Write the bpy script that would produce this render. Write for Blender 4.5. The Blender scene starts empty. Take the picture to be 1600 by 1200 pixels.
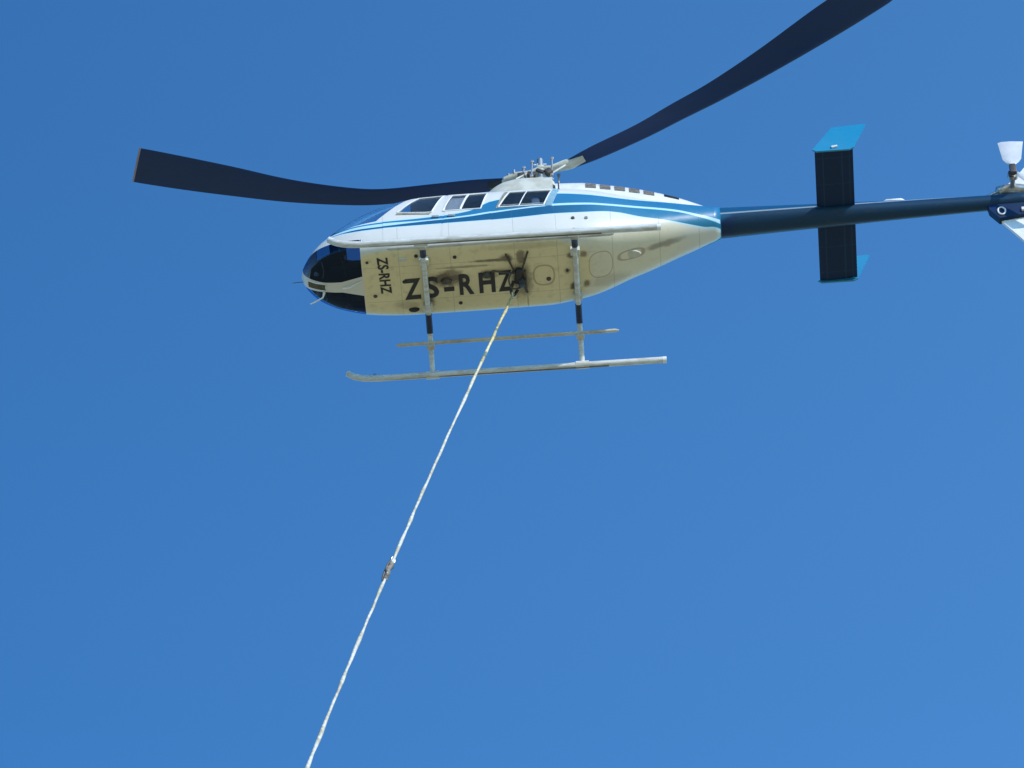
import bpy, bmesh, math, random
from mathutils import Vector, Matrix
random.seed(4)
S = bpy.context.scene
PI = math.pi

# ------------------------------------------------------------------ camera
CAMR = ((0.9976519580331142, 0.06790410710467917, 0.00892204410487834),
        (0.057158097710387046, -0.7537528697983401, -0.6546675210646213),
        (-0.03772959711980745, 0.6536403013195276, -0.755864296016219))
HELI = Vector((-3.3, 38.16469322, 46.297475 + 1.65))          # nose-bottom reference point of the aircraft
cd = bpy.data.cameras.new('camera'); cam = bpy.data.objects.new('camera', cd); S.collection.objects.link(cam)
cam.matrix_world = Matrix.Translation((0, 0, 1.65)) @ Matrix(CAMR).to_4x4()
cd.sensor_width = 36; cd.lens = 36 * 6900 / 1600; cd.clip_end = 40000; cd.clip_start = 0.1
S.camera = cam

# ------------------------------------------------------------------ sky and sun
SUN_EL, SUN_AZ = math.radians(25), math.radians(141)          # azimuth clockwise from +Y
w = bpy.data.worlds.new('World'); S.world = w; w.use_nodes = True
nt = w.node_tree; nt.nodes.clear()
sky = nt.nodes.new('ShaderNodeTexSky'); sky.sky_type = 'NISHITA'; sky.sun_disc = False
sky.sun_elevation = SUN_EL; sky.sun_rotation = SUN_AZ
sky.air_density = 1.0; sky.dust_density = 0.0; sky.ozone_density = 4.0; sky.altitude = 1200
bg = nt.nodes.new('ShaderNodeBackground'); bg.inputs[1].default_value = 0.15
wo = nt.nodes.new('ShaderNodeOutputWorld')
# clear deep-blue sky: the Nishita colour, more saturated, and brightening round towards the sun's side
tc = nt.nodes.new('ShaderNodeTexCoord'); sx = nt.nodes.new('ShaderNodeSeparateXYZ'); nt.links.new(tc.outputs['Generated'], sx.inputs[0])
mr = nt.nodes.new('ShaderNodeMapRange'); nt.links.new(sx.outputs[0], mr.inputs[0])
for i_, v_ in ((1, -.30), (2, .30), (3, 0.0), (4, 1.0)): mr.inputs[i_].default_value = v_
mc = nt.nodes.new('ShaderNodeMix'); mc.data_type = 'RGBA'; nt.links.new(mr.outputs[0], mc.inputs[0])
mc.inputs[6].default_value = (.28, .745, 1.03, 1); mc.inputs[7].default_value = (.85, 1.46, 1.66, 1)
ml = nt.nodes.new('ShaderNodeMix'); ml.data_type = 'RGBA'; ml.blend_type = 'MULTIPLY'; ml.inputs[0].default_value = 1
nt.links.new(sky.outputs[0], ml.inputs[6]); nt.links.new(mc.outputs[2], ml.inputs[7])
nt.links.new(ml.outputs[2], bg.inputs[0]); nt.links.new(bg.outputs[0], wo.inputs[0])
sd = bpy.data.lights.new('sun', 'SUN'); sd.energy = 2.8; sd.angle = math.radians(0.53); sd.color = (1, 0.93, 0.84)
sun = bpy.data.objects.new('sun', sd); S.collection.objects.link(sun)
sdir = Vector((math.sin(SUN_AZ) * math.cos(SUN_EL), math.cos(SUN_AZ) * math.cos(SUN_EL), math.sin(SUN_EL)))
sun.rotation_euler = sdir.to_track_quat('Z', 'Y').to_euler()
S.view_settings.view_transform = 'Standard'; S.view_settings.look = 'None'
S.view_settings.exposure = 0.5; S.view_settings.gamma = 1

# ------------------------------------------------------------------ helpers
def link(o, parent=None):
    S.collection.objects.link(o)
    if parent is not None: o.parent = parent
    return o
def obj(name, bm, mat, parent=None, smooth=True, loc=None):
    me = bpy.data.meshes.new(name); bmesh.ops.recalc_face_normals(bm, faces=bm.faces) if not getattr(bm, 'keep', False) else None
    bm.to_mesh(me); bm.free()
    me.materials.append(mat)
    me.polygons.foreach_set('use_smooth', [smooth] * len(me.polygons))
    if smooth: me.set_sharp_from_angle(angle=math.radians(38))
    o = bpy.data.objects.new(name, me); link(o, parent)
    if loc: o.location = loc
    return o
def lerp(a, b, t): return a + (b - a) * t
def interp(tab, x, k=1):
    if x <= tab[0][0]: return tab[0][k]
    for i in range(len(tab) - 1):
        if x <= tab[i + 1][0]:
            # monotone-ish cubic (Catmull with clamped slopes)
            x0, x1 = tab[i][0], tab[i + 1][0]; y0, y1 = tab[i][k], tab[i + 1][k]
            s = (y1 - y0) / (x1 - x0)
            def sl(j):
                if j <= 0 or j >= len(tab) - 1: return s
                a = (tab[j][k] - tab[j - 1][k]) / (tab[j][0] - tab[j - 1][0])
                b = (tab[j + 1][k] - tab[j][k]) / (tab[j + 1][0] - tab[j][0])
                return 0 if a * b <= 0 else 2 * a * b / (a + b)
            m0, m1 = sl(i), sl(i + 1); h = x1 - x0; t = (x - x0) / h
            return (2*t**3-3*t*t+1)*y0 + (t**3-2*t*t+t)*h*m0 + (-2*t**3+3*t*t)*y1 + (t**3-t*t)*h*m1
    return tab[-1][k]
def ringloft(bm, rings, cap=True):
    vs = [[bm.verts.new(p) for p in r] for r in rings]; n = len(vs[0])
    for a, b in zip(vs, vs[1:]):
        for i in range(n):
            bm.faces.new((a[i], a[(i+1) % n], b[(i+1) % n], b[i]))
    if cap:
        bm.faces.new(vs[0][::-1]); bm.faces.new(vs[-1])
    return vs
def tube(bm, pts, r, seg=12, flat=1.0):
    pts = [Vector(p) for p in pts]; rings = []; prev = None
    for i, p in enumerate(pts):
        t = (pts[min(i+1, len(pts)-1)] - pts[max(i-1, 0)]).normalized()
        if prev is None:
            u = t.cross(Vector((0, 0, 1)));
            if u.length < .05: u = t.cross(Vector((0, 1, 0)))
            u.normalize()
        else: u = (prev - t * prev.dot(t)).normalized()
        prev = u; v = t.cross(u); rr = r[i] if isinstance(r, (list, tuple)) else r
        rings.append([p + u * math.cos(a) * rr + v * math.sin(a) * rr * flat for a in [2*PI*k/seg for k in range(seg)]])
    ringloft(bm, rings)
    return bm
def smoothpts(pts, n=6):
    P = [Vector(p) for p in pts]; out = []
    for i in range(len(P) - 1):
        a, b, c, d = P[max(i-1, 0)], P[i], P[i+1], P[min(i+2, len(P)-1)]
        for k in range(n):
            t = k / n
            out.append(0.5 * ((2*b) + (c-a)*t + (2*a-5*b+4*c-d)*t*t + (3*b-a-3*c+d)*t**3))
    out.append(P[-1]); return out
def box(bm, c, s, rot=None, bev=0.0):
    r = bmesh.ops.create_cube(bm, size=1); vs = r['verts']
    M = Matrix.Translation(c) @ (rot.to_4x4() if rot else Matrix.Identity(4)) @ Matrix.Diagonal((*s, 1))
    bmesh.ops.transform(bm, matrix=M, verts=vs)
    if bev:
        es = list({e for v in vs for e in v.link_edges})
        bmesh.ops.bevel(bm, geom=es, offset=bev, segments=2, affect='EDGES', profile=.6)
    return bm
def cyl(bm, a, b, r, r2=None, seg=16):
    return tube(bm, [a, b], [r, r if r2 is None else r2], seg)
def prism(bm, pts, axis, a, b):
    """extrude a 2-D outline: axis 'y' -> pts are (x,z); axis 'z' -> pts are (x,y)"""
    f = (lambda p, h: (p[0], h, p[1])) if axis == 'y' else (lambda p, h: (p[0], p[1], h))
    lo = [bm.verts.new(f(p, a)) for p in pts]; hi = [bm.verts.new(f(p, b)) for p in pts]; n = len(pts)
    bm.faces.new(lo); bm.faces.new(hi[::-1])
    for i in range(n): bm.faces.new((lo[i], lo[(i+1) % n], hi[(i+1) % n], hi[i]))
    return bm
B = bmesh.new

# ------------------------------------------------------------------ materials
def principled(name, col, rough=.4, metal=0, coat=0, spec=.5):
    m = bpy.data.materials.new(name); m.use_nodes = True; n = m.node_tree; p = n.nodes['Principled BSDF']
    p.inputs['Base Color'].default_value = (*col, 1); p.inputs['Roughness'].default_value = rough
    p.inputs['Metallic'].default_value = metal; p.inputs['Coat Weight'].default_value = coat
    p.inputs['Specular IOR Level'].default_value = spec
    return m, n, p
class NB:
    """small node builder"""
    def __init__(s, n): s.n = n; s.l = n.links
    def new(s, t, **k):
        d = s.n.nodes.new(t)
        for a, b in k.items(): setattr(d, a, b)
        return d
    def put(s, sock, v):
        if hasattr(v, 'is_output'): s.l.new(v, sock)
        else: sock.default_value = v
    def math(s, op, a, b=0.0, c=None, clamp=False):
        d = s.new('ShaderNodeMath', operation=op, use_clamp=clamp); s.put(d.inputs[0], a); s.put(d.inputs[1], b)
        if c is not None: s.put(d.inputs[2], c)
        return d.outputs[0]
    def mix(s, f, a, b):
        d = s.new('ShaderNodeMix', data_type='RGBA'); s.put(d.inputs[0], f)
        s.put(d.inputs[6], a if hasattr(a, 'is_output') else (*a, 1)); s.put(d.inputs[7], b if hasattr(b, 'is_output') else (*b, 1))
        return d.outputs[2]
    def coords(s):
        t = s.new('ShaderNodeTexCoord'); x = s.new('ShaderNodeSeparateXYZ'); s.l.new(t.outputs['Object'], x.inputs[0])
        return t.outputs['Object'], x.outputs[0], x.outputs[1], x.outputs[2]
    def noise(s, vec, scale, detail=4, rough=.55, sc=(1, 1, 1)):
        mp = s.new('ShaderNodeMapping'); mp.inputs['Scale'].default_value = sc; s.l.new(vec, mp.inputs[0])
        d = s.new('ShaderNodeTexNoise'); s.l.new(mp.outputs[0], d.inputs['Vector'])
        d.inputs['Scale'].default_value = scale; d.inputs['Detail'].default_value = detail; d.inputs['Roughness'].default_value = rough
        return d.outputs[0]
    def ramp(s, v, a, b):   # smooth 0..1 between a and b
        d = s.new('ShaderNodeMapRange', interpolation_type='SMOOTHSTEP'); s.put(d.inputs[0], v)
        s.put(d.inputs[1], a); s.put(d.inputs[2], b); return d.outputs[0]
    def curve(s, x, pts, x0, x1):   # piecewise curve of x in metres -> metres (values 0..1.5)
        d = s.new('ShaderNodeFloatCurve'); c = d.mapping.curves[0]
        t = s.math('DIVIDE', s.math('SUBTRACT', x, x0), x1 - x0, clamp=True)
        P = [((px - x0) / (x1 - x0), pz / 1.5) for px, pz in pts]
        c.points[0].location = P[0]; c.points[-1].location = P[-1]
        for p in P[1:-1]: c.points.new(*p)
        d.mapping.update(); s.l.new(t, d.inputs[1]); return s.math('MULTIPLY', d.outputs[0], 1.5)
    def spot(s, x, y, cx, cy, rx, ry, soft=.3, wob=None):
        dx = s.math('DIVIDE', s.math('SUBTRACT', x, cx), rx); dy = s.math('DIVIDE', s.math('SUBTRACT', y, cy), ry)
        r = s.math('SQRT', s.math('ADD', s.math('MULTIPLY', dx, dx), s.math('MULTIPLY', dy, dy)))
        if wob is not None: r = s.math('ADD', r, s.math('MULTIPLY', s.math('SUBTRACT', wob, .5), 1.6))
        return s.ramp(r, 1 + soft, 1 - soft)

WHITE = (.63, .63, .61); BLUE = (.003, .085, .19); BLUE2 = (.012, .15, .31); PALE = (.42, .66, .80); NAVY = (.002, .020, .085)

def body_paint():
    m, n, p = principled('body_paint', WHITE, .4, 0, .12); b = NB(n)
    v, x, y, z = b.coords(); e = .004
    A = b.curve(x, [(0, .46), (.56, .45), (.76, .42), (1.2, .40), (2.3, .40), (2.8, .41), (3.4, .45), (3.9, .50), (4.35, .565), (4.7, .53), (5.15, .535), (5.5, .565), (5.72, .61), (6, .61)], 0, 6)
    Bc = b.curve(x, [(0, .47), (.56, .465), (.76, .455), (1.2, .44), (1.7, .465), (2.3, .50), (2.7, .555), (3.1, .60), (3.6, .635), (4.15, .68), (4.6, .715), (5.1, .72), (5.5, .665), (6, .64)], 0, 6)
    Cc = b.curve(x, [(0, .50), (1.1, .50), (1.7, .49), (2.3, .53), (2.6, .575), (3.1, .625), (3.6, .68), (4.15, .72), (4.6, .76), (5.1, .765), (5.5, .705), (6, .68)], 0, 6)
    D = b.curve(x, [(0, .53), (1.1, .53), (1.7, .54), (2.3, .61), (2.5, .72), (2.75, .84), (3.55, .92), (4.15, .91), (4.7, .94), (5.1, .97), (5.5, .97), (6, .97)], 0, 6)
    def above(c, off=0): return b.ramp(b.math('SUBTRACT', z, c), off - e, off + e)
    # general wear
    n1 = b.noise(v, 2.2, 5); n2 = b.noise(v, 9, 5); n3 = b.noise(v, 30, 4)
    white = b.mix(b.math('MULTIPLY', n1, .5), WHITE, (.52, .52, .49))
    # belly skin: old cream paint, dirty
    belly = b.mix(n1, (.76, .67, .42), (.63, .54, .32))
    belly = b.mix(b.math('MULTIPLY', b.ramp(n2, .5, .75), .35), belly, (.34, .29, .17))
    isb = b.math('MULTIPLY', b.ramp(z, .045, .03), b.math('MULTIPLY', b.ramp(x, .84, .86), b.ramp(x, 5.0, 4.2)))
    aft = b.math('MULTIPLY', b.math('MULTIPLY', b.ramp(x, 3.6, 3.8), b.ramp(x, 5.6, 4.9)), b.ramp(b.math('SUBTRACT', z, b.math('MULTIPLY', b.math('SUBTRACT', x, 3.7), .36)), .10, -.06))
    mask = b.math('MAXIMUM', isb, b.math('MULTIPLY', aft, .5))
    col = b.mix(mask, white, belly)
    # stains with their own shapes on the belly (x, y metres)
    low = b.ramp(z, .5, .35)
    st = None
    for cx, cy, rx, ry, k in ((1.98, -.02, .22, .13, .9), (2.05, -.12, .13, .07, .7), (1.72, .36, .07, .1, .8), (1.70, -.36, .06, .12, .45), (2.62, -.30, .26, .025, .8), (2.2, -.22, .35, .02, .55),
                              (2.55, -.05, .11, .08, .9), (2.8, -.32, .08, .06, .8), (3.0, -.32, .06, .12, .75), (1.40, .38, .16, .07, .35), (3.68, -.28, .05, .05, .8), (3.85, -.28, .05, .05, .7),
                              (3.70, .26, .055, .06, .9), (3.88, .24, .05, .06, .8), (3.62, -.02, .04, .05, .5), (5.0, -.12, .28, .05, .55), (3.0, .1, .13, .3, .6), (2.0, .2, .5, .3, .12),
                              (3.1, -.5, .5, .05, .25), (4.2, .25, .25, .1, .25), (3.06, .45, .012, .15, .5)):
        sp = b.math('MULTIPLY', b.spot(x, y, cx, cy, rx, ry, .45, n2), k)
        st = sp if st is None else b.math('MAXIMUM', st, sp)
    col = b.mix(b.math('MULTIPLY', st, low), col, (.075, .042, .028))
    # round and oval access covers: thin dirty rings
    def ring(cx, cy, rx, ry, t):
        dx = b.math('DIVIDE', b.math('SUBTRACT', x, cx), rx); dy = b.math('DIVIDE', b.math('SUBTRACT', y, cy), ry)
        r = b.math('POWER', b.math('ADD', b.math('POWER', b.math('ABSOLUTE', dx), 2.6), b.math('POWER', b.math('ABSOLUTE', dy), 2.6)), 1/2.6)
        return b.ramp(b.math('ABSOLUTE', b.math('SUBTRACT', r, 1)), t, t * .4)
    rg = b.math('MAXIMUM', ring(3.30, .02, .14, .17, .12), b.math('MAXIMUM', ring(4.50, -.10, .17, .075, .2), ring(4.08, -.05, .16, .22, .05)))
    col = b.mix(b.math('MULTIPLY', b.math('MULTIPLY', rg, low), .5), col, (.20, .10, .05))
    # skin joints
    seam = None
    for sx in (1.35, 2.05, 2.92, 3.5, 4.25, 4.9, 5.45):
        q = b.ramp(b.math('ABSOLUTE', b.math('SUBTRACT', x, sx)), .007, .002); seam = q if seam is None else b.math('MAXIMUM', seam, q)
    for sy in (-.30, .30):
        q = b.math('MULTIPLY', b.ramp(b.math('ABSOLUTE', b.math('SUBTRACT', y, sy)), .007, .002), b.ramp(z, .06, .04)); seam = b.math('MAXIMUM', seam, q)
    seam = b.math('MULTIPLY', seam, b.ramp(x, .86, .88))
    col = b.mix(b.math('MULTIPLY', seam, .3), col, (.12, .10, .08))
    # stripes
    side = b.ramp(x, .30, .36)
    blu = b.mix(b.ramp(x, 3.3, 4.6), BLUE, (.004, .15, .29))
    c2 = b.mix(above(A, -.014), col, PALE)
    c2 = b.mix(above(A), c2, blu)
    c2 = b.mix(above(Bc), c2, PALE)
    c2 = b.mix(above(Cc), c2, BLUE2)
    c2 = b.mix(above(D), c2, PALE)
    c2 = b.mix(above(D, .02), c2, white)
    col = b.mix(side, col, c2)
    b.l.new(col, p.inputs['Base Color'])
    rr = b.math('ADD', .30, b.math('MULTIPLY', n2, .2)); b.l.new(rr, p.inputs['Roughness'])
    bp = b.new('ShaderNodeBump'); bp.inputs['Strength'].default_value = .25; bp.inputs['Distance'].default_value = .02
    b.l.new(b.math('ADD', b.noise(v, 3.0, 2), b.math('MULTIPLY', seam, -.3)), bp.inputs['Height']); b.l.new(bp.outputs[0], p.inputs['Normal'])
    return m
def worn(name, c1, c2, rough=.4, scale=6, metal=0, coat=0, sc=(1, 1, 1), lo=.35, hi=.7, spec=.5):
    m, n, p = principled(name, c1, rough, metal, coat, spec); b = NB(n); v, x, y, z = b.coords()
    f = b.ramp(b.noise(v, scale, 6, .6, sc), lo, hi); b.l.new(b.mix(f, c1, c2), p.inputs['Base Color'])
    b.l.new(b.math('ADD', rough - .06, b.math('MULTIPLY', f, .15)), p.inputs['Roughness']); return m
def glass(name, tint, refl=.9):
    m = bpy.data.materials.new(name); m.use_nodes = True; n = m.node_tree; n.nodes.clear(); b = NB(n)
    tr = b.new('ShaderNodeBsdfTransparent'); tr.inputs[0].default_value = (*tint, 1)
    gl = b.new('ShaderNodeBsdfGlossy'); gl.inputs[0].default_value = (*(refl if isinstance(refl, tuple) else (refl,) * 3), 1); gl.inputs[1].default_value = .04
    lw = b.new('ShaderNodeLayerWeight'); lw.inputs[0].default_value = .5
    frs = b.math('ADD', .04, b.math('MULTIPLY', b.math('POWER', lw.outputs['Facing'], 4.0), .9))
    t = b.new('ShaderNodeTexCoord'); no = b.noise(t.outputs['Object'], 1.6, 2)
    bp = b.new('ShaderNodeBump'); bp.inputs['Strength'].default_value = .15; bp.inputs['Distance'].default_value = .1; b.l.new(no, bp.inputs['Height'])
    b.l.new(bp.outputs[0], gl.inputs['Normal'])
    mx = b.new('ShaderNodeMixShader'); b.l.new(frs, mx.inputs[0]); b.l.new(tr.outputs[0], mx.inputs[1]); b.l.new(gl.outputs[0], mx.inputs[2])
    o = b.new('ShaderNodeOutputMaterial'); b.l.new(mx.outputs[0], o.inputs[0]); return m
def stab_paint():
    m, n, p = principled('stabilizer_paint', NAVY, .5, 0, 0, .2); b = NB(n); v, x, y, z = b.coords()
    ln = b.math('SUBTRACT', x, b.math('MULTIPLY', y, .02)); q = None
    for k, wd in ((7.20, .010), (7.46, .012), (7.56, .008)):
        t = b.ramp(b.math('ABSOLUTE', b.math('SUBTRACT', ln, k)), wd, wd * .4); q = t if q is None else b.math('MAXIMUM', q, t)
    for k in (-1.0, -.55, .55, 1.0):
        q = b.math('MAXIMUM', q, b.math('MULTIPLY', b.ramp(b.math('ABSOLUTE', b.math('SUBTRACT', y, k)), .010, .004), .6))
    c = b.mix(b.math('MULTIPLY', q, .6), b.mix(b.noise(v, 4, 5, .6, (3, 1, 1)), NAVY, (.006, .02, .05)), (.012, .05, .11)); b.l.new(c, p.inputs['Base Color']); return m
def boom_paint():
    m, n, p = principled('boom_paint', (.004, .035, .085), .4, 0, 0, .25); b = NB(n); v, x, y, z = b.coords()
    ln = b.math('ADD', .775, b.math('MULTIPLY', b.math('SUBTRACT', x, 5.8), .045))
    d = b.math('SUBTRACT', z, ln)
    c = b.mix(b.ramp(d, -.004, .004), (.004, .035, .085), (.22, .30, .38)); c = b.mix(b.ramp(d, .020, .028), c, (.004, .07, .17))
    front = b.ramp(x, 6.05, 5.75); blu = b.mix(b.ramp(b.math('SUBTRACT', z, b.math('ADD', .66, b.math('MULTIPLY', b.math('SUBTRACT', x, 5.7), .4))), -.03, .03), NAVY, BLUE)
    c = b.mix(b.math('MULTIPLY', front, b.ramp(d, .0, -.01)), c, blu)
    rust = b.math('MULTIPLY', b.ramp(b.noise(v, 5, 6, .65, (1, 3, 3)), .52, .72), .35)
    c = b.mix(rust, c, (.05, .045, .04)); b.l.new(c, p.inputs['Base Color']); return m

M = dict(
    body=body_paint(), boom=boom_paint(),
    liner=worn('liner', (.74, .75, .78), (.60, .61, .65), .8), cream=worn('cream_paint', (.56, .56, .49), (.42, .41, .34), .45, 5),
    white=worn('white_paint', (.76, .77, .78), (.62, .63, .64), .3, 4, coat=.4),
    skidm=worn('skid_paint', (.60, .62, .62), (.42, .41, .38), .35, 5, sc=(1, 4, 4)),
    stepm=worn('step_paint', (.50, .48, .42), (.34, .31, .26), .5, 5), navy=worn('navy_paint', NAVY, (.005, .026, .07), .5, 3, spec=.2),
    blue=worn('blue_paint', (.010, .22, .42), (.012, .21, .39), .35, 1, coat=.3), sleeve=worn('sleeve', (.004, .010, .05), (.01, .015, .04), .5, 8),
    blade=worn('blade_paint', (.010, .036, .13), (.014, .036, .11), .45, 3, sc=(.4, 4, 4), spec=.25), tip=worn('tip_paint', (.30, .24, .30), (.22, .2, .27), .5, 5),
    black=worn('black_rubber', (.012, .012, .014), (.03, .028, .03), .6, 8), ink=worn('lettering_paint', (.012, .012, .016), (.05, .045, .035), .5, 14, lo=.55, hi=.8),
    metal=worn('bare_metal', (.55, .55, .52), (.30, .28, .25), .35, 12, metal=.8), dark=worn('dark_metal', (.05, .05, .055), (.10, .08, .06), .5, 10, metal=.4),
    chin=glass('tinted_plexiglass', (.22, .30, .40), (.35, .50, .85)), pane=glass('clear_plexiglass', (.70, .76, .82), .95), shield=glass('windshield_plexiglass', (.80, .88, .95)),
    seat=worn('seat_fabric', (.16, .18, .24), (.10, .11, .15), .9, 9), floor=worn('cabin_floor', (.012, .018, .035), (.03, .035, .05), .8, 4),
    lens=worn('light_lens', (.16, .14, .07), (.10, .09, .05), .15, 14, coat=.8), mesh_=worn('screen_mesh', (.22, .20, .18), (.35, .32, .28), .7, 25),
    shoe=worn('wear_steel', (.13, .11, .09), (.22, .19, .15), .5, 5, metal=.3), trw=worn('tail_blade_paint', (.50, .52, .57), (.58, .59, .62), .4, 4),
    stabm=stab_paint(), rope=None, pale=worn('pale_paint', (.45, .70, .82), (.38, .62, .76), .35, 4))
def rope_mat():
    m, n, p = principled('rope_sleeve', (.8, .8, .74), .6); b = NB(n); v, x, y, z = b.coords()
    wv = b.new('ShaderNodeTexWave', wave_type='BANDS', bands_direction='DIAGONAL'); wv.inputs['Scale'].default_value = 7; wv.inputs['Distortion'].default_value = 1.5
    b.l.new(v, wv.inputs['Vector'])
    f = b.ramp(b.noise(v, 6.0, 6, .75), .42, .62)
    c = b.mix(b.math('MULTIPLY', wv.outputs[1], .12), (.62, .61, .56), (.42, .41, .35)); c = b.mix(b.math('MULTIPLY', f, .8), c, (.36, .31, .19)); c = b.mix(b.ramp(z, -2.6, -.6), c, b.mix(f, (.66, .58, .30), (.34, .28, .12)))
    b.l.new(c, p.inputs['Base Color'])
    bp = b.new('ShaderNodeBump'); bp.inputs['Distance'].default_value = .003; b.l.new(wv.outputs[1], bp.inputs['Height']); b.l.new(bp.outputs[0], p.inputs['Normal']); return m
M['rope'] = rope_mat()

# ------------------------------------------------------------------ ground (far below, out of frame; it bounces the warm light on the belly)
def ground():
    bm = B(); R = 9000; n = 96; c = bm.verts.new((0, 0, 0)); prev = None
    rings = [[bm.verts.new((r * math.cos(2*PI*k/n), r * math.sin(2*PI*k/n), 0)) for k in range(n)] for r in (20, 80, 300, 1200, 4000, R)]
    for k in range(n): bm.faces.new((c, rings[0][k], rings[0][(k+1) % n]))
    for a, b_ in zip(rings, rings[1:]):
        for k in range(n): bm.faces.new((a[k], b_[k], b_[(k+1) % n], a[(k+1) % n]))
    m, nn, p = principled('dry_grass_ground', (.3, .24, .13), .95); b = NB(nn); v, x, y, z = b.coords()
    c1 = b.mix(b.ramp(b.noise(v, .02, 6), .35, .65), (.56, .45, .22), (.45, .37, .18)); c1 = b.mix(b.ramp(b.noise(v, 1.3, 8, .7), .4, .7), c1, (.60, .49, .29))
    b.l.new(c1, p.inputs['Base Color'])
    o = obj('ground', bm, m, None, False); o['kind'] = 'structure'
ground()

# ------------------------------------------------------------------ helicopter
heli = bpy.data.objects.new('helicopter', None); link(heli); heli.location = HELI
heli['label'] = 'white and blue helicopter in flight, seen from below, with two-bladed rotor and skids'
heli['category'] = 'helicopter'

# cabin shell: X aft from the nose, Y starboard (away from camera), Z up from the belly
#        X    w     zb    zt    zm    nl   nu
SEC = [(0.0, .015, .27, .30, .285, 2, 2), (.03, .13, .20, .37, .285, 2.1, 2), (.08, .225, .145, .44, .29, 2.2, 2), (.16, .325, .09, .53, .30, 2.4, 2.1),
       (.30, .44, .035, .66, .33, 2.8, 2.2), (.5, .54, .008, .82, .38, 3.5, 2.3), (.87, .635, 0, 1.07, .46, 5, 2.5), (1.2, .665, 0, 1.23, .5, 6, 2.7),
       (1.5, .675, 0, 1.31, .52, 6.5, 2.9), (2.2, .68, 0, 1.34, .54, 6.5, 3), (3.3, .68, 0, 1.34, .55, 6, 3), (3.9, .63, .03, 1.32, .58, 4.6, 2.8),
       (4.6, .47, .20, 1.26, .56, 2.8, 2.5), (5.3, .32, .44, 1.12, .72, 2.2, 2.2), (5.75, .225, .60, 1.04, .825, 2, 2)]
def sec(x): return [interp(SEC, x, k) for k in range(1, 7)]
def sgnpow(v, p): return math.copysign(abs(v) ** p, v)
def belly_z(x, y):
    w_, zb, zt, zm, nl, nu = sec(x); t = min(abs(y) / w_, .999)
    return zm - (zm - zb) * (1 - t ** nl) ** (1 / nl)
def side_y(x, z):
    w_, zb, zt, zm, nl, nu = sec(x)
    if z < zm: t = (zm - z) / (zm - zb); return w_ * max(0, 1 - t ** nl) ** (1 / nl)
    t = min((z - zm) / (zt - zm), .999); return w_ * (1 - t ** nu) ** (1 / nu)
NS = 96
def shell():
    bm = B(); xs = [0, .006, .015, .03, .05, .08, .11, .145, .18, .22, .26, .3, .35, .4, .45, .5, .56, .62, .7, .78, .87]
    x = .87
    while x < 5.7: x += .08; xs.append(min(x, 5.75))
    if xs[-1] < 5.75: xs.append(5.75)
    rings = []
    for x in xs:
        w_, zb, zt, zm, nl, nu = sec(x); r = []
        for k in range(NS):
            a = 2*PI*(k+.5)/NS; s, c = math.sin(a), math.cos(a); n_ = nu if c > 0 else nl; h = (zt - zm) if c > 0 else (zm - zb)
            r.append((x, w_ * sgnpow(s, 2/n_), zm + h * sgnpow(c, 2/n_)))
        rings.append(r)
    ringloft(bm, rings); bmesh.ops.recalc_face_normals(bm, faces=bm.faces); return bm
bm = shell()
lay = bm.faces.layers.int.new('part')
def cut(planes, cand, code, only=(0,)):
    """bisect the candidate faces by every plane and give the faces inside them all the part code"""
    for co, no in planes:
        fs = [f for f in bm.faces if f[lay] in only and cand(f.calc_center_median())]
        geo = set(fs)
        for f in fs: geo.update(f.edges); geo.update(f.verts)
        bmesh.ops.bisect_plane(bm, geom=list(geo), plane_co=co, plane_no=no, dist=1e-5)
    for f in bm.faces:
        c = f.calc_center_median()
        if f[lay] in only and cand(c) and all((c - Vector(co)).dot(Vector(no)) < 0 for co, no in planes): f[lay] = code
def planes_of(poly, kind):
    P = [Vector((a, 0, b)) if kind == 'xz' else Vector((a, b, 0)) for a, b in poly]; c = sum(P, Vector()) / len(P); out = []
    for i in range(len(P)):
        a, b_ = P[i], P[(i+1) % len(P)]; d = b_ - a; n = Vector((d.z, 0, -d.x)) if kind == 'xz' else Vector((d.y, -d.x, 0))
        if n.dot(c - a) > 0: n = -n
        out.append((a, n.normalized()))
    return out
CODE = {}
def region(name, poly, kind, cand, code, only=(0,), extra=()):
    CODE[code] = name; cut(planes_of(poly, kind) + list(extra), cand, code, only)
pad = lambda poly: (min(a for a, b_ in poly) - .12, max(a for a, b_ in poly) + .12)
DOORF = [(1.16, .12), (1.93, .12), (2.04, 1.17), (1.62, 1.17), (1.16, .66)]
DOORR = [(1.95, .12), (2.62, .12), (2.66, 1.17), (2.07, 1.17)]
W1 = [(1.36, .70), (1.74, .645), (1.83, .655), (2.00, 1.08), (1.66, 1.08), (1.60, 1.0)]
W2 = [(1.90, .66), (2.50, .66), (2.58, 1.06), (2.10, 1.06)]
W2 = [(1.98, .66), (2.50, .66), (2.60, 1.06), (2.12, 1.06)]
W3 = [(2.74, .66), (3.36, .65), (3.48, 1.02), (2.90, 1.04)]
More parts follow.
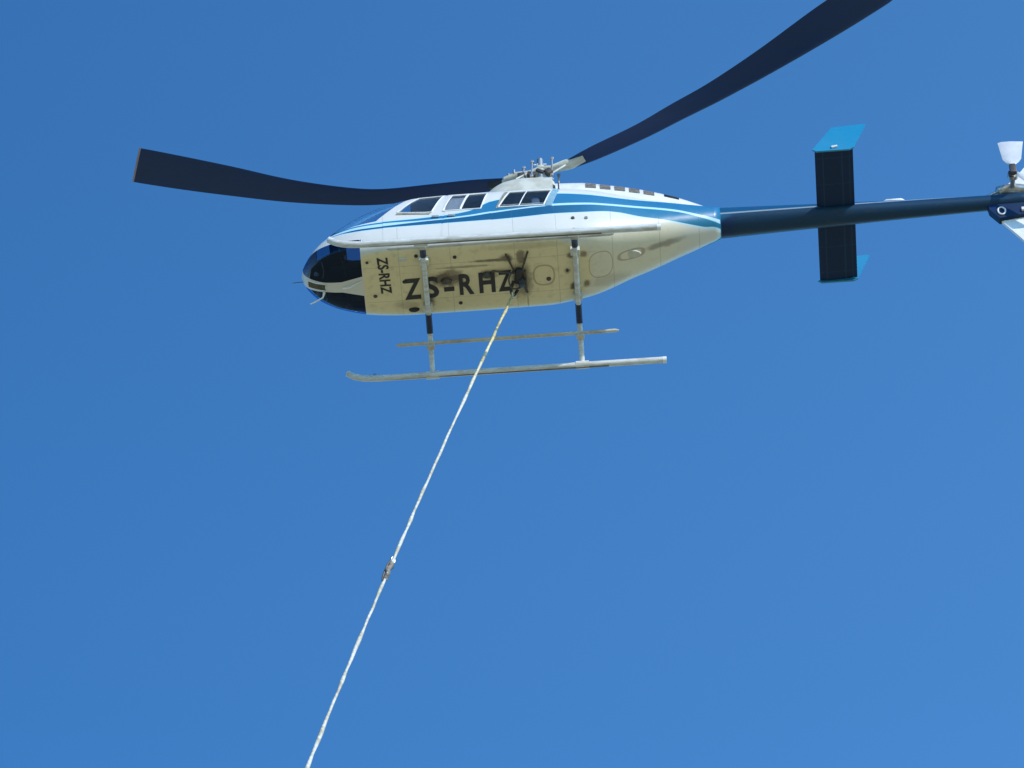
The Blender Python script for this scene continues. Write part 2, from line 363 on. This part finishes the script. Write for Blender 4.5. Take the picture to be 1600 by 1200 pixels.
for s, off in ((-1, 0), (1, 20)):
    for nm, poly, code, only in (('front_door', DOORF, 1, (0,)), ('rear_door', DOORR, 2, (0,)), ('window', W1, 3, (off + 1,)), ('window', W2, 4, (off + 2,)), ('window', W3, 5, (0,))):
        a, b_ = pad(poly)
        region(nm, poly, 'xz', lambda c, s=s, a=a, b_=b_: c.y * s > .12 and a < c.x < b_, off + code, only)
    WS = [(.24, .49), (1.07, .57), (1.56, 1.14), (1.46, 1.6), (.0, 1.6)]
    region('windshield_pane', WS, 'xz', lambda c, s=s: c.y * s > 0 and c.x < 1.75 and c.z > .35, off + 6, (0,), [(Vector((0, .025 * s, 0)), Vector((0, -s, 0)))])
    CH = [(.84, .17 * s), (.84, .95 * s), (-.1, .95 * s), (-.1, .12 * s), (.05, .10 * s), (.33, .082 * s), (.55, .09 * s)]
    region('chin_window', CH, 'xy', lambda c, s=s: c.y * s > .0 and c.x < 1.0 and c.z < .5, off + 7, (0,), [(Vector((0, 0, .40)), Vector((.20, 0, 1)).normalized())])
bm.normal_update()
NORM = {}
def extract(codes, mat, name, parent, offset=0.0, flip=False, clip=None):
    me = bpy.data.meshes.new(name); V = {}; co = []; nr = []; F = []
    for f in bm.faces:
        if f[lay] not in codes: continue
        if clip and not clip(f.calc_center_median()): continue
        idx = []
        for v in f.verts:
            if v not in V: V[v] = len(co); co.append(v.co + v.normal * offset); nr.append(-v.normal if flip else v.normal.copy())
            idx.append(V[v])
        F.append(idx[::-1] if flip else idx)
    me.from_pydata(co, [], F); me.materials.append(mat); me.polygons.foreach_set('use_smooth', [True] * len(F))
    me.normals_split_custom_set_from_vertices(nr)
    return link(bpy.data.objects.new(name, me), parent)
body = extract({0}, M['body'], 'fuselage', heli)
PART = {}
for off, s in ((0, -1), (20, 1)):
    fd = extract({off + 1}, M['body'], 'front_door', heli, .004); rd = extract({off + 2}, M['body'], 'rear_door', heli, .004)
    extract({off + 3}, M['pane'], 'window', fd, -.004); extract({off + 4}, M['pane'], 'window', rd, -.004)
    extract({off + 5}, M['pane'], 'window', body, -.004)
    extract({off + 6}, M['shield'], 'windshield', body, -.003); extract({off + 7}, M['chin'], 'chin_window', body, -.003)
    # raised frames and door handles
    def frame(poly, r, par, mat, ofs=.004, name='window_frame'):
        P = []; n = len(poly)
        for i in range(n):
            a, c = poly[i], poly[(i+1) % n]
            for k in range(6):
                t = k / 6; X, Z = lerp(a[0], c[0], t), lerp(a[1], c[1], t); P.append((X, s * (side_y(X, Z) + ofs), Z))
        P.append(P[0]); obj(name, tube(B(), P, r, 8), mat, par)
    frame(W1, .010, fd, M['white']); frame(W2, .010, rd, M['white']); frame(W3, .012, body, M['white'])
    for X, par in ((1.88, fd), (2.10, rd)):
        obj('door_handle', box(B(), (X, s * (side_y(X, .54) + .015), .54), (.10, .02, .03), bev=.006), M['metal'], par)
    # divider and frame bars of the sliding panes
    def bar(a, c, r, par, mat, name):
        P = [(lerp(a[0], c[0], k/6), s * (side_y(lerp(a[0], c[0], k/6), lerp(a[1], c[1], k/6)) + .004), lerp(a[1], c[1], k/6)) for k in range(7)]
        obj(name, tube(B(), P, r, 8), mat, par)
    bar((3.02, .66), (3.14, 1.03), .008, body, M['white'], 'window_bar'); bar((2.77, .70), (3.38, .69), .006, body, M['metal'], 'window_bar')
    bar((2.22, .67), (2.34, 1.06), .016, rd, M['white'], 'window_bar')
liner = extract(set(range(40)) - {3, 4, 5, 6, 7, 23, 24, 25, 26, 27}, M['liner'], 'cabin_liner', body, -.012, True, lambda c: .85 < c.x < 3.6)
bm.free()

for s in (-1, 1):
    def sidepatch(name, quad, ofs, mat, n=8):
        b = B(); g = []
        for i in range(n + 1):
            g.append([])
            for j in range(n + 1):
                lo = [lerp(quad[0][k], quad[1][k], i/n) for k in (0, 1)]; hi = [lerp(quad[3][k], quad[2][k], i/n) for k in (0, 1)]
                X, Z = lerp(lo[0], hi[0], j/n), lerp(lo[1], hi[1], j/n); g[-1].append(b.verts.new((X, s * (side_y(X, Z) + ofs), Z)))
        for i in range(n):
            for j in range(n): b.faces.new((g[i][j], g[i+1][j], g[i+1][j+1], g[i][j+1]))
        bmesh.ops.solidify(b, geom=b.faces[:], thickness=.006); return obj(name, b, mat, body)
    sidepatch('pale_panel', [(1.97, .64), (2.19, .64), (2.32, 1.08), (2.10, 1.08)], -.03, M['white'])  # white panel added behind the pane so its forward half looks bright
    sidepatch('window_trim', [(3.375, .63), (3.47, .62), (3.60, 1.06), (3.495, 1.06)], .010, M['pale'])
    sidepatch('window_trim', [(2.70, .63), (2.73, .63), (2.89, 1.06), (2.84, 1.06)], .010, M['cream'])
    sidepatch('door_sill', [(1.34, .655), (1.80, .605), (1.84, .66), (1.36, .70)], .012, M['cream'])

# cabin: floor, bulkhead, console, seats
interior = box(B(), (2.24, 0, .13), (2.75, 1.20, .02)); prism(interior, [(.865, -.34), (.865, .58), (.50, .50), (.30, .38), (.15, .22), (.10, .0), (.15, -.22), (.30, -.38), (.50, -.50), (.60, -.50), (.62, -.34), (.80, -.30)], 'z', .15, .18); obj('cabin_floor', interior, M['floor'], body)  # outlined nose sheet is added to darken the view through the chin windows
obj('bulkhead', box(B(), (3.58, 0, .7), (.02, 1.15, 1.1)), M['floor'], body)
b1 = B(); prism(b1, [(.40, .56), (.62, .64), (.62, .74), (.46, .68)], 'y', -.40, .25); prism(b1, [(.40, .18), (.62, .18), (.62, .56), (.50, .56)], 'y', -.11, .11)
obj('instrument_panel', b1, M['black'], body, False)
for y in (-.33, .33):
    b1 = B(); box(b1, (1.62, y, .40), (.50, .46, .16), bev=.04); box(b1, (1.90, y, .72), (.12, .46, .60), Matrix.Rotation(.15, 3, 'Y'), .04); box(b1, (1.95, y, 1.08), (.09, .26, .16), bev=.03)
    obj('cabin_seat', b1, M['seat'], body)
    for k in (-.07, .07): b1 = B(); tube(b1, [(.62, y + k, .12), (.56, y + k, .26)], .008, 8); box(b1, (.55, y + k, .28), (.02, .08, .05)); obj('pedal', b1, M['metal'], body)
    b1 = B(); tube(b1, smoothpts([(1.30, y, .13), (1.27, y, .35), (1.22, y, .60), (1.20, y, .68)]), .014, 8); obj('control_stick', b1, M['black'], body)
b1 = B(); box(b1, (2.95, 0, .38), (.5, 1.1, .2), bev=.04); box(b1, (3.25, 0, .72), (.12, 1.1, .62), bev=.04); obj('bench_seat', b1, M['seat'], body)

for s in (-1, 1):
    for k, P in enumerate(([(.62, .16), (.60, .34), (.56, .47)], [(.30, .13), (.32, .24), (.30, .36)])):
        obj('nose_frame', tube(B(), smoothpts([(a, s * b_, belly_z(a, s * b_) + .035) for a, b_ in P]), .010, 8), M['metal'] if k else M['dark'], body)
    b1 = B(); box(b1, (.74, .30 * s, .125), (.16, .10, .04), bev=.012); tube(b1, [(.66, .30*s, .13), (.50, .27*s, .12), (.42, .26*s, .14)], .016, 8); obj('pedal_linkage', b1, M['dark'], body)
    b1 = B(); tube(b1, [(.20, .17*s, .13), (.235, .17*s, .105)], [.035, .025], 12); obj('chin_glint', b1, M['white'], body)  # white stub standing in for a bright reflection spot in the chin glass

# nose: landing light, frame post, whip aerial, pitot, temperature probe
b1 = B(); rows = []
for X in (.095, .14, .2, .26, .325):
    rows.append([(X, Y, belly_z(X, Y) - .006) for Y in (-.052, -.026, 0, .026, .052)])
vv = [[b1.verts.new(p) for p in r] for r in rows]
for a, c in zip(vv, vv[1:]):
    for k in range(4): b1.faces.new((a[k], a[k+1], c[k+1], c[k]))
bmesh.ops.solidify(b1, geom=b1.faces[:], thickness=.008)
ll = obj('landing_light', b1, M['lens'], body)
P = [(X, Y, belly_z(X, Y) - .008) for X, Y in ((.09, -.057), (.2, -.057), (.33, -.057), (.33, 0), (.33, .057), (.2, .057), (.09, .057), (.085, 0), (.09, -.057))]
obj('light_bezel', tube(B(), P, .008, 8), M['white'], ll)
b1 = B(); tube(b1, [(.30, .09, .03), (.28, .11, -.05), (.16, .15, -.09), (.10, .17, -.10)], [.02, .012, .011, .009], 8); obj('pitot_tube', b1, M['white'], body)
b1 = B(); tube(b1, [(.82, -.10, -.005), (.66, -.02, -.035), (.56, .0, -.02)], .010, 8); obj('tie_down_strut', b1, M['white'], body)
b1 = B(); tube(b1, [(.03, .05, .24), (-.13, .04, .22)], .005, 6); obj('whip_aerial', b1, M['dark'], body)

# belly fittings
def bump(name, x, y, r, h, mat, sc=1):
    z = belly_z(x, y); b = B(); tube(b, [(x, y, z + .01), (x, y, z - h*.6), (x, y, z - h)], [r, r*.9, r*.5], 12)
    if sc != 1:
        for v in b.verts: v.co.x = x + (v.co.x - x) * sc
    return obj(name, b, mat, body)
for x, y in ((2.11, -.40), (2.14, .41), (1.40, -.03), (1.59, -.46)): bump('drain_cup', x, y, .028, .02, M['black'])
bump('drain_cup', .99, .19, .03, .015, M['dark']); bump('drain_cup', .92, -.40, .022, .015, M['dark']); bump('drain_cup', 3.36, .09, .035, .02, M['dark'])
bump('drain_vent', 1.50, .47, .035, .05, M['black'], 2.2); bump('drain_vent', 1.40, -.42, .03, .02, M['cream'], 2.4)
bump('belly_aerial', 2.52, -.06, .05, .06, M['dark'], 1.3); bump('belly_aerial', 1.97, .0, .05, .05, M['dark'], 1.6)
bump('fuel_drain', 3.62, -.03, .02, .03, M['dark']); bump('belly_plate', 4.5, -.10, .07, .012, M['cream'], 2.0)

# lettering painted on the belly
def lettering(word, size, sx, org, right, up, bold, name='registration_lettering'):
    cu = bpy.data.curves.new(name, 'FONT'); cu.body = word; cu.size = size; cu.offset = bold; cu.resolution_u = 4; cu.space_character = 1.02
    t = bpy.data.objects.new(name, cu); dg = bpy.context.evaluated_depsgraph_get()
    S.collection.objects.link(t); dg = bpy.context.evaluated_depsgraph_get(); me = bpy.data.meshes.new_from_object(t.evaluated_get(dg))
    bpy.data.objects.remove(t); bmm = B(); bmm.from_mesh(me)
    w_ = max(v.co.x for v in bmm.verts); w0 = min(v.co.x for v in bmm.verts); k = sx / (w_ - w0)
    for v in bmm.verts:
        p = Vector(org) + Vector(right) * (v.co.x - w0) * k + Vector(up) * v.co.y
        v.co = (p.x, p.y, belly_z(p.x, p.y) - .006)
    me2 = bpy.data.meshes.new(name); bmm.to_mesh(me2); bmm.free(); me2.materials.append(M['ink'])
    return link(bpy.data.objects.new(name, me2), body)
# the big marking, letter by letter at the photograph's uneven spacing, joined into one mesh
parts = []
for ch, x0, x1 in (('Z', 1.39, 1.62), ('S', 1.67, 1.86), ('-', 1.93, 2.07), ('R', 2.14, 2.34), ('H', 2.41, 2.63), ('Z', 2.67, 2.86)):
    parts.append(lettering(ch, .49, x1 - x0, (x0, .275 - .028 * (x0 - 1.39), 0), (1, -.028, 0), (.0, -1, 0), .015))
jb = B()
for o_ in parts: jb.from_mesh(o_.data); bpy.data.objects.remove(o_)
jm = bpy.data.meshes.new('registration_lettering'); jb.to_mesh(jm); jb.free(); jm.materials.append(M['ink'])
link(bpy.data.objects.new('registration_lettering', jm), body)
lettering('ZS-RHZ', .20, .63, (1.06, -.475, 0), (.03, 1, 0), (1, 0, 0), .005)

# cargo hook and its frame under the belly
hook = box(box(B(), (2.95, -.04, -.05), (.10, .24, .10), Matrix.Rotation(.12, 3, 'Z'), .035), (2.99, .06, -.09), (.09, .13, .10), Matrix.Rotation(.5, 3, 'X'), .03); hk = obj('cargo_hook', hook, M['black'], heli)
b1 = B(); tube(b1, smoothpts([(2.88, .02, -.08), (2.84, .14, -.14), (2.87, .23, -.13), (2.93, .20, -.06)]), .022, 10); obj('hook_beam', b1, M['black'], hk)
b1 = B()
for a, c in (((2.90, -.12, -.05), (2.80, -.40, -.01)), ((3.0, -.12, -.05), (3.10, -.42, -.01)), ((3.0, .1, -.05), (3.06, .30, -.005)), ((2.99, -.02, -.07), (3.06, .26, -.05)), ((2.9, -.1, -.06), (2.6, -.12, -.01))): tube(b1, [a, c], .014, 8)
tube(b1, smoothpts([(2.90, -.15, -.03), (2.82, -.05, -.12), (2.86, .10, -.14), (2.98, .12, -.10), (3.05, 0, -.08)]), .012, 8); obj('hook_strap', b1, M['dark'], hk)
b1 = B(); box(b1, (3.045, .06, -.05), (.03, .36, .06), bev=.012); obj('hook_plate', b1, M['dark'], hk)

# transmission fairing, engine cowling
def dome(name, tab, mat, par, seg=40, nu=2.6, dx=.03):
    b = B(); rings = []; x = tab[0][0]; xs = []
    while x < tab[-1][0]: xs.append(x); x += dx
    xs.append(tab[-1][0])
    for x in xs:
        w_, zb, zt = (interp(tab, x, k) for k in (1, 2, 3)); r = []
        for k in range(seg + 1):
            a = PI * k / seg; r.append((x, -w_ * sgnpow(math.cos(a), 2/nu), zb + (zt - zb) * sgnpow(math.sin(a), 2/nu)))
        rings.append(r)
    ringloft(b, rings); return obj(name, b, mat, par)
FT = [(2.34, .10, 1.20, 1.33), (2.45, .24, 1.18, 1.44), (2.6, .36, 1.15, 1.60), (2.72, .43, 1.12, 1.70), (2.85, .47, 1.1, 1.77), (3.1, .49, 1.08, 1.82), (3.50, .49, 1.05, 1.80)]
fair = dome('transmission_fairing', FT, M['cream'], heli)
CT = [(3.54, .44, .98, 1.69), (3.9, .44, .98, 1.66), (4.2, .42, .98, 1.59), (4.7, .36, .97, 1.46), (5.15, .29, .93, 1.29), (5.4, .24, .88, 1.17), (5.65, .16, .85, 1.04), (5.78, .05, .85, .95)]
cowl = dome('engine_cowling', CT, M['white'], heli)
obj('cowling_gap', dome.__globals__['tube'](B(), [(3.505, 0, 1.28), (3.535, 0, 1.28)], .40, 24), M['black'], cowl)
def cw(x, fz):   # point on the cowling's camera side at height fraction fz
    w_, zb, zt = (interp(CT, x, k) for k in (1, 2, 3)); return -w_ * (1 - fz ** 2.6) ** (1/2.6), zb + (zt - zb) * fz
def cowl_patch(name, x0, x1, f0, f1, mat, ofs, s=-1, n=5):
    b = B(); g = []
    for i in range(n + 1):
        x = lerp(x0, x1, i/n); g.append([])
        for j in range(n + 1):
            y, z = cw(x, lerp(f0, f1, j/n)); g[-1].append(b.verts.new((x, -s * (y - ofs), z + ofs * .5)))
    for i in range(n):
        for j in range(n): b.faces.new((g[i][j], g[i+1][j], g[i+1][j+1], g[i][j+1]))
    bmesh.ops.solidify(b, geom=b.faces[:], thickness=.006); return obj(name, b, mat, cowl)
for s in (-1, 1):
    for k in range(5):
        x0 = 3.95 + k * .198; cowl_patch('cooling_vent', x0, x0 + .145, (.46 - .02*k), (.70 - .01*k), M['mesh_'], .006, s)
    cowl_patch('exhaust_slot', 5.02, 5.22, .46, .66, M['dark'], .006, s)

# mast, hub, links
b1 = B(); cyl(b1, (3.35, 0, 1.7), (3.35, 0, 2.50), .045); mast = obj('rotor_mast', b1, M['metal'], heli)
b1 = B(); tube(b1, [(3.35, 0, 1.80), (3.35, 0, 1.88), (3.35, 0, 1.90), (3.35, 0, 1.97)], [.20, .20, .15, .13], 24); obj('swashplate', b1, M['cream'], mast)
b1 = B(); tube(b1, [(2.80, .06, 2.14), (2.84, .06, 2.14), (3.02, .03, 2.18), (3.2, .01, 2.22), (3.35, 0, 2.25), (3.5, 0, 2.29), (3.70, -.02, 2.33), (3.80, -.03, 2.34), (3.84, -.03, 2.34)], [.03, .085, .10, .06, .09, .06, .09, .085, .04], 16, .55); cyl(b1, (3.35, 0, 2.18), (3.35, 0, 2.31), .075); hub = obj('rotor_hub', b1, M['cream'], heli)
b1 = B(); cyl(b1, (3.33, 0, 2.30), (3.33, 0, 2.40), .035); cyl(b1, (3.26, 0, 2.40), (3.44, 0, 2.40), .012); obj('mast_nut', b1, M['white'], hub)
for x, y, l in ((3.10, -.16, 1.90), (3.58, .14, 1.90), (3.22, -.24, 1.86), (3.50, -.22, 1.88)):
    b1 = B(); cyl(b1, (x, y, l), (x + .02, y * .9, 2.17 + (x - 3.1) * .25), .014); box(b1, (x, y, l), (.05, .04, .05), bev=.01); box(b1, (x + .02, y*.9, 2.17 + (x - 3.1) * .25), (.05, .04, .05), bev=.01); obj('pitch_link', b1, M['metal'], hub)
for x, y in ((2.98, -.05), (3.08, .10), (2.90, .0), (3.70, -.05)):
    b1 = B(); h_ = 2.14 + (x - 2.84) * .2; cyl(b1, (x, y, h_), (x, y, h_ + .08), .02); obj('hub_bolt', b1, M['metal'], hub)

for x, y, z, sx, sy, sz in ((3.22, -.20, 1.93, .12, .08, .07), (3.46, -.22, 1.94, .10, .08, .09), (3.08, -.14, 1.99, .10, .07, .10), (3.34, -.22, 1.98, .12, .04, .05)):
    obj('control_lever', box(B(), (x, y, z), (sx, sy, sz), Matrix.Rotation(x * 3, 3, 'Y'), .012), M['dark'], mast)
for x0, x1, z0, z1 in ((3.0, 3.24, 1.86, 2.12), (3.46, 3.70, 1.90, 2.20), (3.30, 3.52, 2.06, 1.90)):
    obj('control_rod', tube(B(), [(x0, -.2, z0), (x1, -.12, z1)], .014, 8), M['cream'], mast)

# rotor blades: solid aerofoils that cone up and bow along their length
def blade(pts, tipfrac=.965):
    P = smoothpts([Vector(p[:3]) for p in pts], 8); C = smoothpts([Vector((p[3], 0, 0)) for p in pts], 8); n = len(P)
    prof = [(-.5, 0), (-.46, .035), (-.35, .055), (-.15, .06), (.1, .045), (.35, .018), (.5, .003), (.35, -.012), (.1, -.03), (-.15, -.04), (-.35, -.04), (-.46, -.028)]
    def rings(i0, i1, grow=1.0):
        out = []
        for i in range(i0, i1):
            t = (P[min(i+1, n-1)] - P[max(i-1, 0)]).normalized(); side = t.cross(Vector((0, 0, 1))).normalized(); up = side.cross(t); c = C[i].x
            out.append([P[i] + side * a * c * grow + up * b_ * min(c, .4) * grow for a, b_ in prof])
        return out
    cutn = n - max(2, int(n * (1 - tipfrac)) + 1)
    b = B(); ringloft(b, rings(0, cutn + 1)); bl = obj('rotor_blade', b, M['blade'], heli)
    b = B(); ringloft(b, rings(cutn, n, 1.004)); tp = obj('blade_tip', b, M['tip'], bl); return bl, P
LB = [(2.90, .10, 2.16, .20), (2.4, .22, 2.29, .25), (1.85, .33, 2.39, .26), (1.13, .40, 2.43, .28), (.59, .37, 2.46, .32), (-.21, .24, 2.51, .41), (-1.0, .04, 2.56, .52), (-1.6, -.12, 2.59, .58), (-2.12, -.26, 2.62, .61), (-2.30, -.31, 2.63, .61)]
RB = [(3.74, -.02, 2.33, .17), (4.13, -.19, 2.35, .25), (4.77, -.47, 2.39, .28), (5.31, -.76, 2.42, .32), (5.86, -1.05, 2.45, .36), (6.58, -1.49, 2.49, .45), (7.39, -2.03, 2.54, .57), (8.0, -2.43, 2.58, .60), (8.12, -2.52, 2.59, .60)]
bl1, _ = blade(LB); bl2, _ = blade(RB)
b1 = B(); tube(b1, [(2.95, .07, 2.15), (2.80, .12, 2.19), (2.62, .18, 2.24)], [.07, .08, .06], 14, .7); obj('blade_grip', b1, M['black'], bl1)
b1 = B(); tube(b1, [(3.60, -.01, 2.31), (3.78, -.03, 2.33), (3.97, -.11, 2.35)], [.07, .08, .06], 14, .7); obj('blade_grip', b1, M['cream'], bl2)

# tail boom
BT = [(5.62, .825, .218), (5.8, .83, .212), (7.2, .845, .165), (8.6, .86, .125), (9.45, .87, .108), (9.95, .88, .105), (10.05, .88, .07)]
b1 = B(); rings = []
x = 5.62
while x < 10.06:
    zc, r = interp(BT, x, 1), interp(BT, x, 2); rings.append([(x, r * math.cos(2*PI*k/32), zc + r * math.sin(2*PI*k/32)) for k in range(32)]); x += .06
ringloft(b1, rings); boom = obj('tail_boom', b1, M['boom'], heli)
b1 = B(); tube(b1, [(x, -.05, 1.0) for x in (8.02, 8.06, 8.26, 8.31)], [.006, .03, .03, .006], 12); obj('tail_beacon', b1, M['white'], boom)
b1 = B(); tube(b1, [(5.72, 0, .828), (5.76, 0, .828)], [.224, .224], 32); obj('boom_collar', b1, M['blue'], boom)

# horizontal stabiliser with end plates
def foil(pts_x0, pts_x1, y0, y1, z, th):
    b = B(); rings = []
    for y in (y0, (y0+y1)/2, y1):
        f = (y - y0) / (y1 - y0); a, c = lerp(pts_x0[0], pts_x1[0], f), lerp(pts_x0[1], pts_x1[1], f); ch = c - a
        prof = [(0, 0), (.03, .5), (.15, .9), (.4, 1), (.75, .55), (1, .06), (.75, -.35), (.4, -.7), (.15, -.7), (.03, -.4)]
        rings.append([(a + u * ch, y, z + v * th) for u, v in prof])
    ringloft(b, rings); return b
stab = obj('horizontal_stabilizer', foil((7.07, 7.59), (7.12, 7.64), -1.13, 1.14, .85, .03), M['stabm'], heli)
for y, x0, x1 in ((-1.15, 7.04, 7.60), (1.16, 7.09, 7.65)):
    b1 = B(); prism(b1, [(x0, .84), (x0 + .05, .80), (x1 - .06, .80), (x1, .84), (x1 + .21, 1.32), (x1 + .14, 1.33), (x0 + .30, 1.30)], 'y', y - .012, y + .012)
    ep = obj('end_plate', b1, M['blue'], stab, False)
    b1 = B(); tube(b1, [(x0 + .26, y - .02, .855), (x0 + .34, y - .02, .87)], .02, 8); obj('navigation_light', b1, M['white'], ep)

# tail: fin, gearbox, tail rotor
def finmesh(pts, y, th):
    b = B(); prism(b, pts, 'y', y - th, y + th); return b
fin = obj('vertical_fin', finmesh([(9.50, .95), (9.95, 1.50), (10.28, 1.98), (10.62, 1.98), (10.42, 1.2), (10.30, .80), (10.60, .05), (10.42, -.12), (10.05, -.12), (9.86, .0), (9.60, .46), (9.46, .72)], .04, .022), M['white'], heli, False)
b1 = B(); prism(b1, [(9.42, .86), (9.44, .68), (9.56, .48), (10.26, .60), (10.30, .88)], 'y', -.045, .07); obj('fin_root_fairing', b1, M['navy'], fin, False)
b1 = B(); prism(b1, [(9.99, 1.20), (10.08, 1.40), (10.36, 1.42), (10.30, 1.20)], 'y', .012, .068); obj('fin_band', b1, M['blue'], fin, False)
b1 = B()
tube(b1, [(9.60 + .05*math.cos(a), -.055, .62 + .075*math.sin(a)) for a in [2*PI*k/24 for k in range(25)]], .012, 6); obj('tie_down_ring', b1, M['white'], fin)
b1 = B(); box(b1, (9.92, 0, .62), (.10, .16, .06), bev=.01); obj('strobe_light', b1, M['white'], fin)
b1 = B(); tube(b1, smoothpts([(9.44, -.03, .97), (9.60, -.04, 1.05), (9.80, -.05, 1.08), (10.05, -.04, 1.02)]), [.02]*6+[.075]*6+[.08]*6+[.03], 14)
gb = obj('tail_gearbox', b1, M['metal'], heli)
b1 = B(); cyl(b1, (9.80, -.05, 1.05), (9.80, -.42, 1.05), .035); cyl(b1, (9.80, -.28, 1.05), (9.80, -.34, 1.05), .075); th = obj('tail_rotor_hub', b1, M['metal'], heli)
b1 = B(); box(b1, (9.80, -.42, 1.05), (.09, .07, .18), bev=.015); box(b1, (9.76, -.38, 1.0), (.05, .05, .09), bev=.01); obj('tail_rotor_yoke', b1, M['dark'], th)
for sgn in (1, -1):
    b = B(); rings = []
    for f in (.10, .15, .22, .4, .60):
        c = (.06 if f < .12 else .14 if f < .2 else .20 + .20 * (f - .2)) * (1.25 if sgn > 0 else .8)
        cx, cz = 9.80 + (.06 * f if sgn > 0 else .62 * f), 1.05 + sgn * f * (1 if sgn > 0 else .8)
        rings.append([(cx + u * c, -.42 + v * .02, cz) for u, v in ((-.5, 0), (-.35, .8), (0, 1), (.5, .1), (.0, -.8), (-.35, -.7))])
    ringloft(b, rings); obj('tail_rotor_blade', b, M['trw'], th)
b1 = B(); tube(b1, smoothpts([(10.25, .0, .05), (10.35, 0, -.10), (10.55, 0, -.16), (10.75, 0, -.14)]), .016, 8); obj('tail_skid', b1, M['dark'], fin)

# landing gear
SZ = -.60
def skid(y, dy, ox):
    P = smoothpts([(.47 + ox, y - dy, SZ + .135), (.56 + ox, y - dy, SZ + .065), (.70 + ox, y - dy*.9, SZ + .018), (.90 + ox, y - dy*.8, SZ)], 6) + [Vector((x_, y - dy * (1 - (x_ - .9) / 4) * .8, SZ)) for x_ in (1.4, 2.2, 3.0, 3.8, 4.5, 4.86)]
    o = obj('skid', tube(B(), P, .045, 16), M['skidm'], heli)
    b = B(); tube(b, [P[-1] - Vector((.02, 0, 0)), P[-1] + Vector((.03, 0, 0))], .047, 16); obj('skid_end_cap', b, M['white'], o)
    b = B(); tube(b, [(1.0 + ox, y - dy*.7, SZ - .018), (4.1, y, SZ - .022)], .027, 10); obj('wear_shoe', b, M['shoe'], o)
    b = B(); tube(b, [(.90, y - dy*.75, SZ + .03), (.90, y - dy*.75, SZ + .09)], .02, 8); obj('skid_eye', b, M['metal'], o)
    return o
skid(-1.165, .06, 0); skid(1.165, .02, .06)
def crosstube(x, ye):
    zt = -.065
    prof = [(-1.165, SZ + .02), (-1.13, SZ + .10), (-1.0, -.36), (-.85, -.20), (-.68, -.10), (-.45, zt), (0, zt + .01), (.45, zt), (.68, -.10), (.85, -.20), (1.0, -.36), (1.13, SZ + .10), (1.165, SZ + .02)]
    P = smoothpts([(x, a, b_) for a, b_ in prof], 5)
    o = obj('cross_tube', tube(B(), P, .037, 14), M['skidm'], heli)
    for s in (-1, 1):
        q = [p for p in P if .48 < p.y * s < .80]; q.sort(key=lambda p: p.y)
        obj('tube_sleeve', tube(B(), q, .043, 14), M['sleeve'], o)
        obj('saddle', tube(B(), [(x - .09, 1.165 * s, SZ + .01), (x + .09, 1.165 * s, SZ + .01)], .058, 14), M['skidm'], o)
        obj('mount_bracket', box(B(), (x, .40 * s, -.04), (.13, .10, .09), bev=.012), M['cream'], o)
        obj('step_clamp', box(B(), (x, .88 * s, -.31), (.11, .07, .09), bev=.012), M['stepm'], o)
for x in (1.69, 3.74): crosstube(x, 1)
for s in (-1, 1):
    b = B(); tube(b, [(1.22, .85*s, -.285), (1.26, .85*s, -.285), (4.22, .85*s, -.285), (4.27, .85*s, -.285)], [.012, .028, .028, .012], 10, .8); st = obj('flight_step', b, M['stepm'], heli)

# small aerials and handholds
b1 = B(); tube(b1, [(3.75, -.1, 1.66), (3.85, -.1, 1.78)], [.02, .01], 8); obj('roof_aerial', b1, M['white'], cowl)
b1 = B(); prism(b1, [(4.9, .0), (5.0, .0), (5.0, .01), (4.9, .01)], 'y', -.01, .01); b1.free()
for x, z in ((3.74, .36), (3.92, .37)):
    b1 = B(); y = side_y(x, z); tube(b1, [(x, -y + .01, z), (x, -y - .015, z)], [.03, .022], 12); obj('fuel_cap', b1, M['dark'] if x < 3.8 else M['metal'], body)

# ------------------------------------------------------------------ long line hanging from the hook
line = bpy.data.objects.new('long_line', None); link(line); line.location = HELI + Vector((2.87, .2, -.13))
line['label'] = 'long pale sling rope hanging from the hook under the helicopter belly'; line['category'] = 'rope'
def lp(t):   # t = metres below the hook
    return Vector((-.345 * t + .0030 * t * t, -.02 * t, -t))
def seg(t0, t1, r, jit, n): 
    out = []; rr = []
    for k in range(n + 1):
        t = lerp(t0, t1, k/n); p = lp(t); out.append(p + Vector((random.uniform(-jit, jit), random.uniform(-jit, jit), 0)))
        rr.append(r * (1 + min(t, 12) * .028) * random.uniform(.72, 1.25))
    return out, rr
P, rr = seg(0, 27, .0185, .004, 150); obj('rope', tube(B(), P, rr, 10), M['rope'], line)
P, rr = seg(5.27, 5.6, .027, .014, 8); obj('rope_splice', tube(B(), P, rr, 10), worn('splice_tape', (.30, .27, .22), (.05, .045, .04), .7, 9), line)
b1 = B(); tube(b1, smoothpts([lp(5.24) + Vector((-.02, 0, 0)), lp(5.32) + Vector((-.045, 0, 0)), lp(5.54) + Vector((-.04, 0, 0)), lp(5.64) + Vector((-.01, 0, 0))]), .013, 8); obj('rope_clip', b1, M['dark'], line)
b1 = B(); ring = [lp(5.24) + Vector((.022*math.cos(a), .0, .06*math.sin(a))) for a in [2*PI*k/20 for k in range(21)]]; tube(b1, ring, .011, 8); obj('rope_thimble', b1, M['metal'], line)
b1 = B(); ring = [lp(.05) + Vector((.0, .05*math.cos(a), .03 + .06*math.sin(a))) for a in [2*PI*k/20 for k in range(21)]]; tube(b1, ring, .012, 8); obj('shackle', b1, M['metal'], line)

S.render.engine = 'CYCLES'
S.render.resolution_x = 1024; S.render.resolution_y = 768
S.cycles.max_bounces = 8; S.cycles.transparent_max_bounces = 16
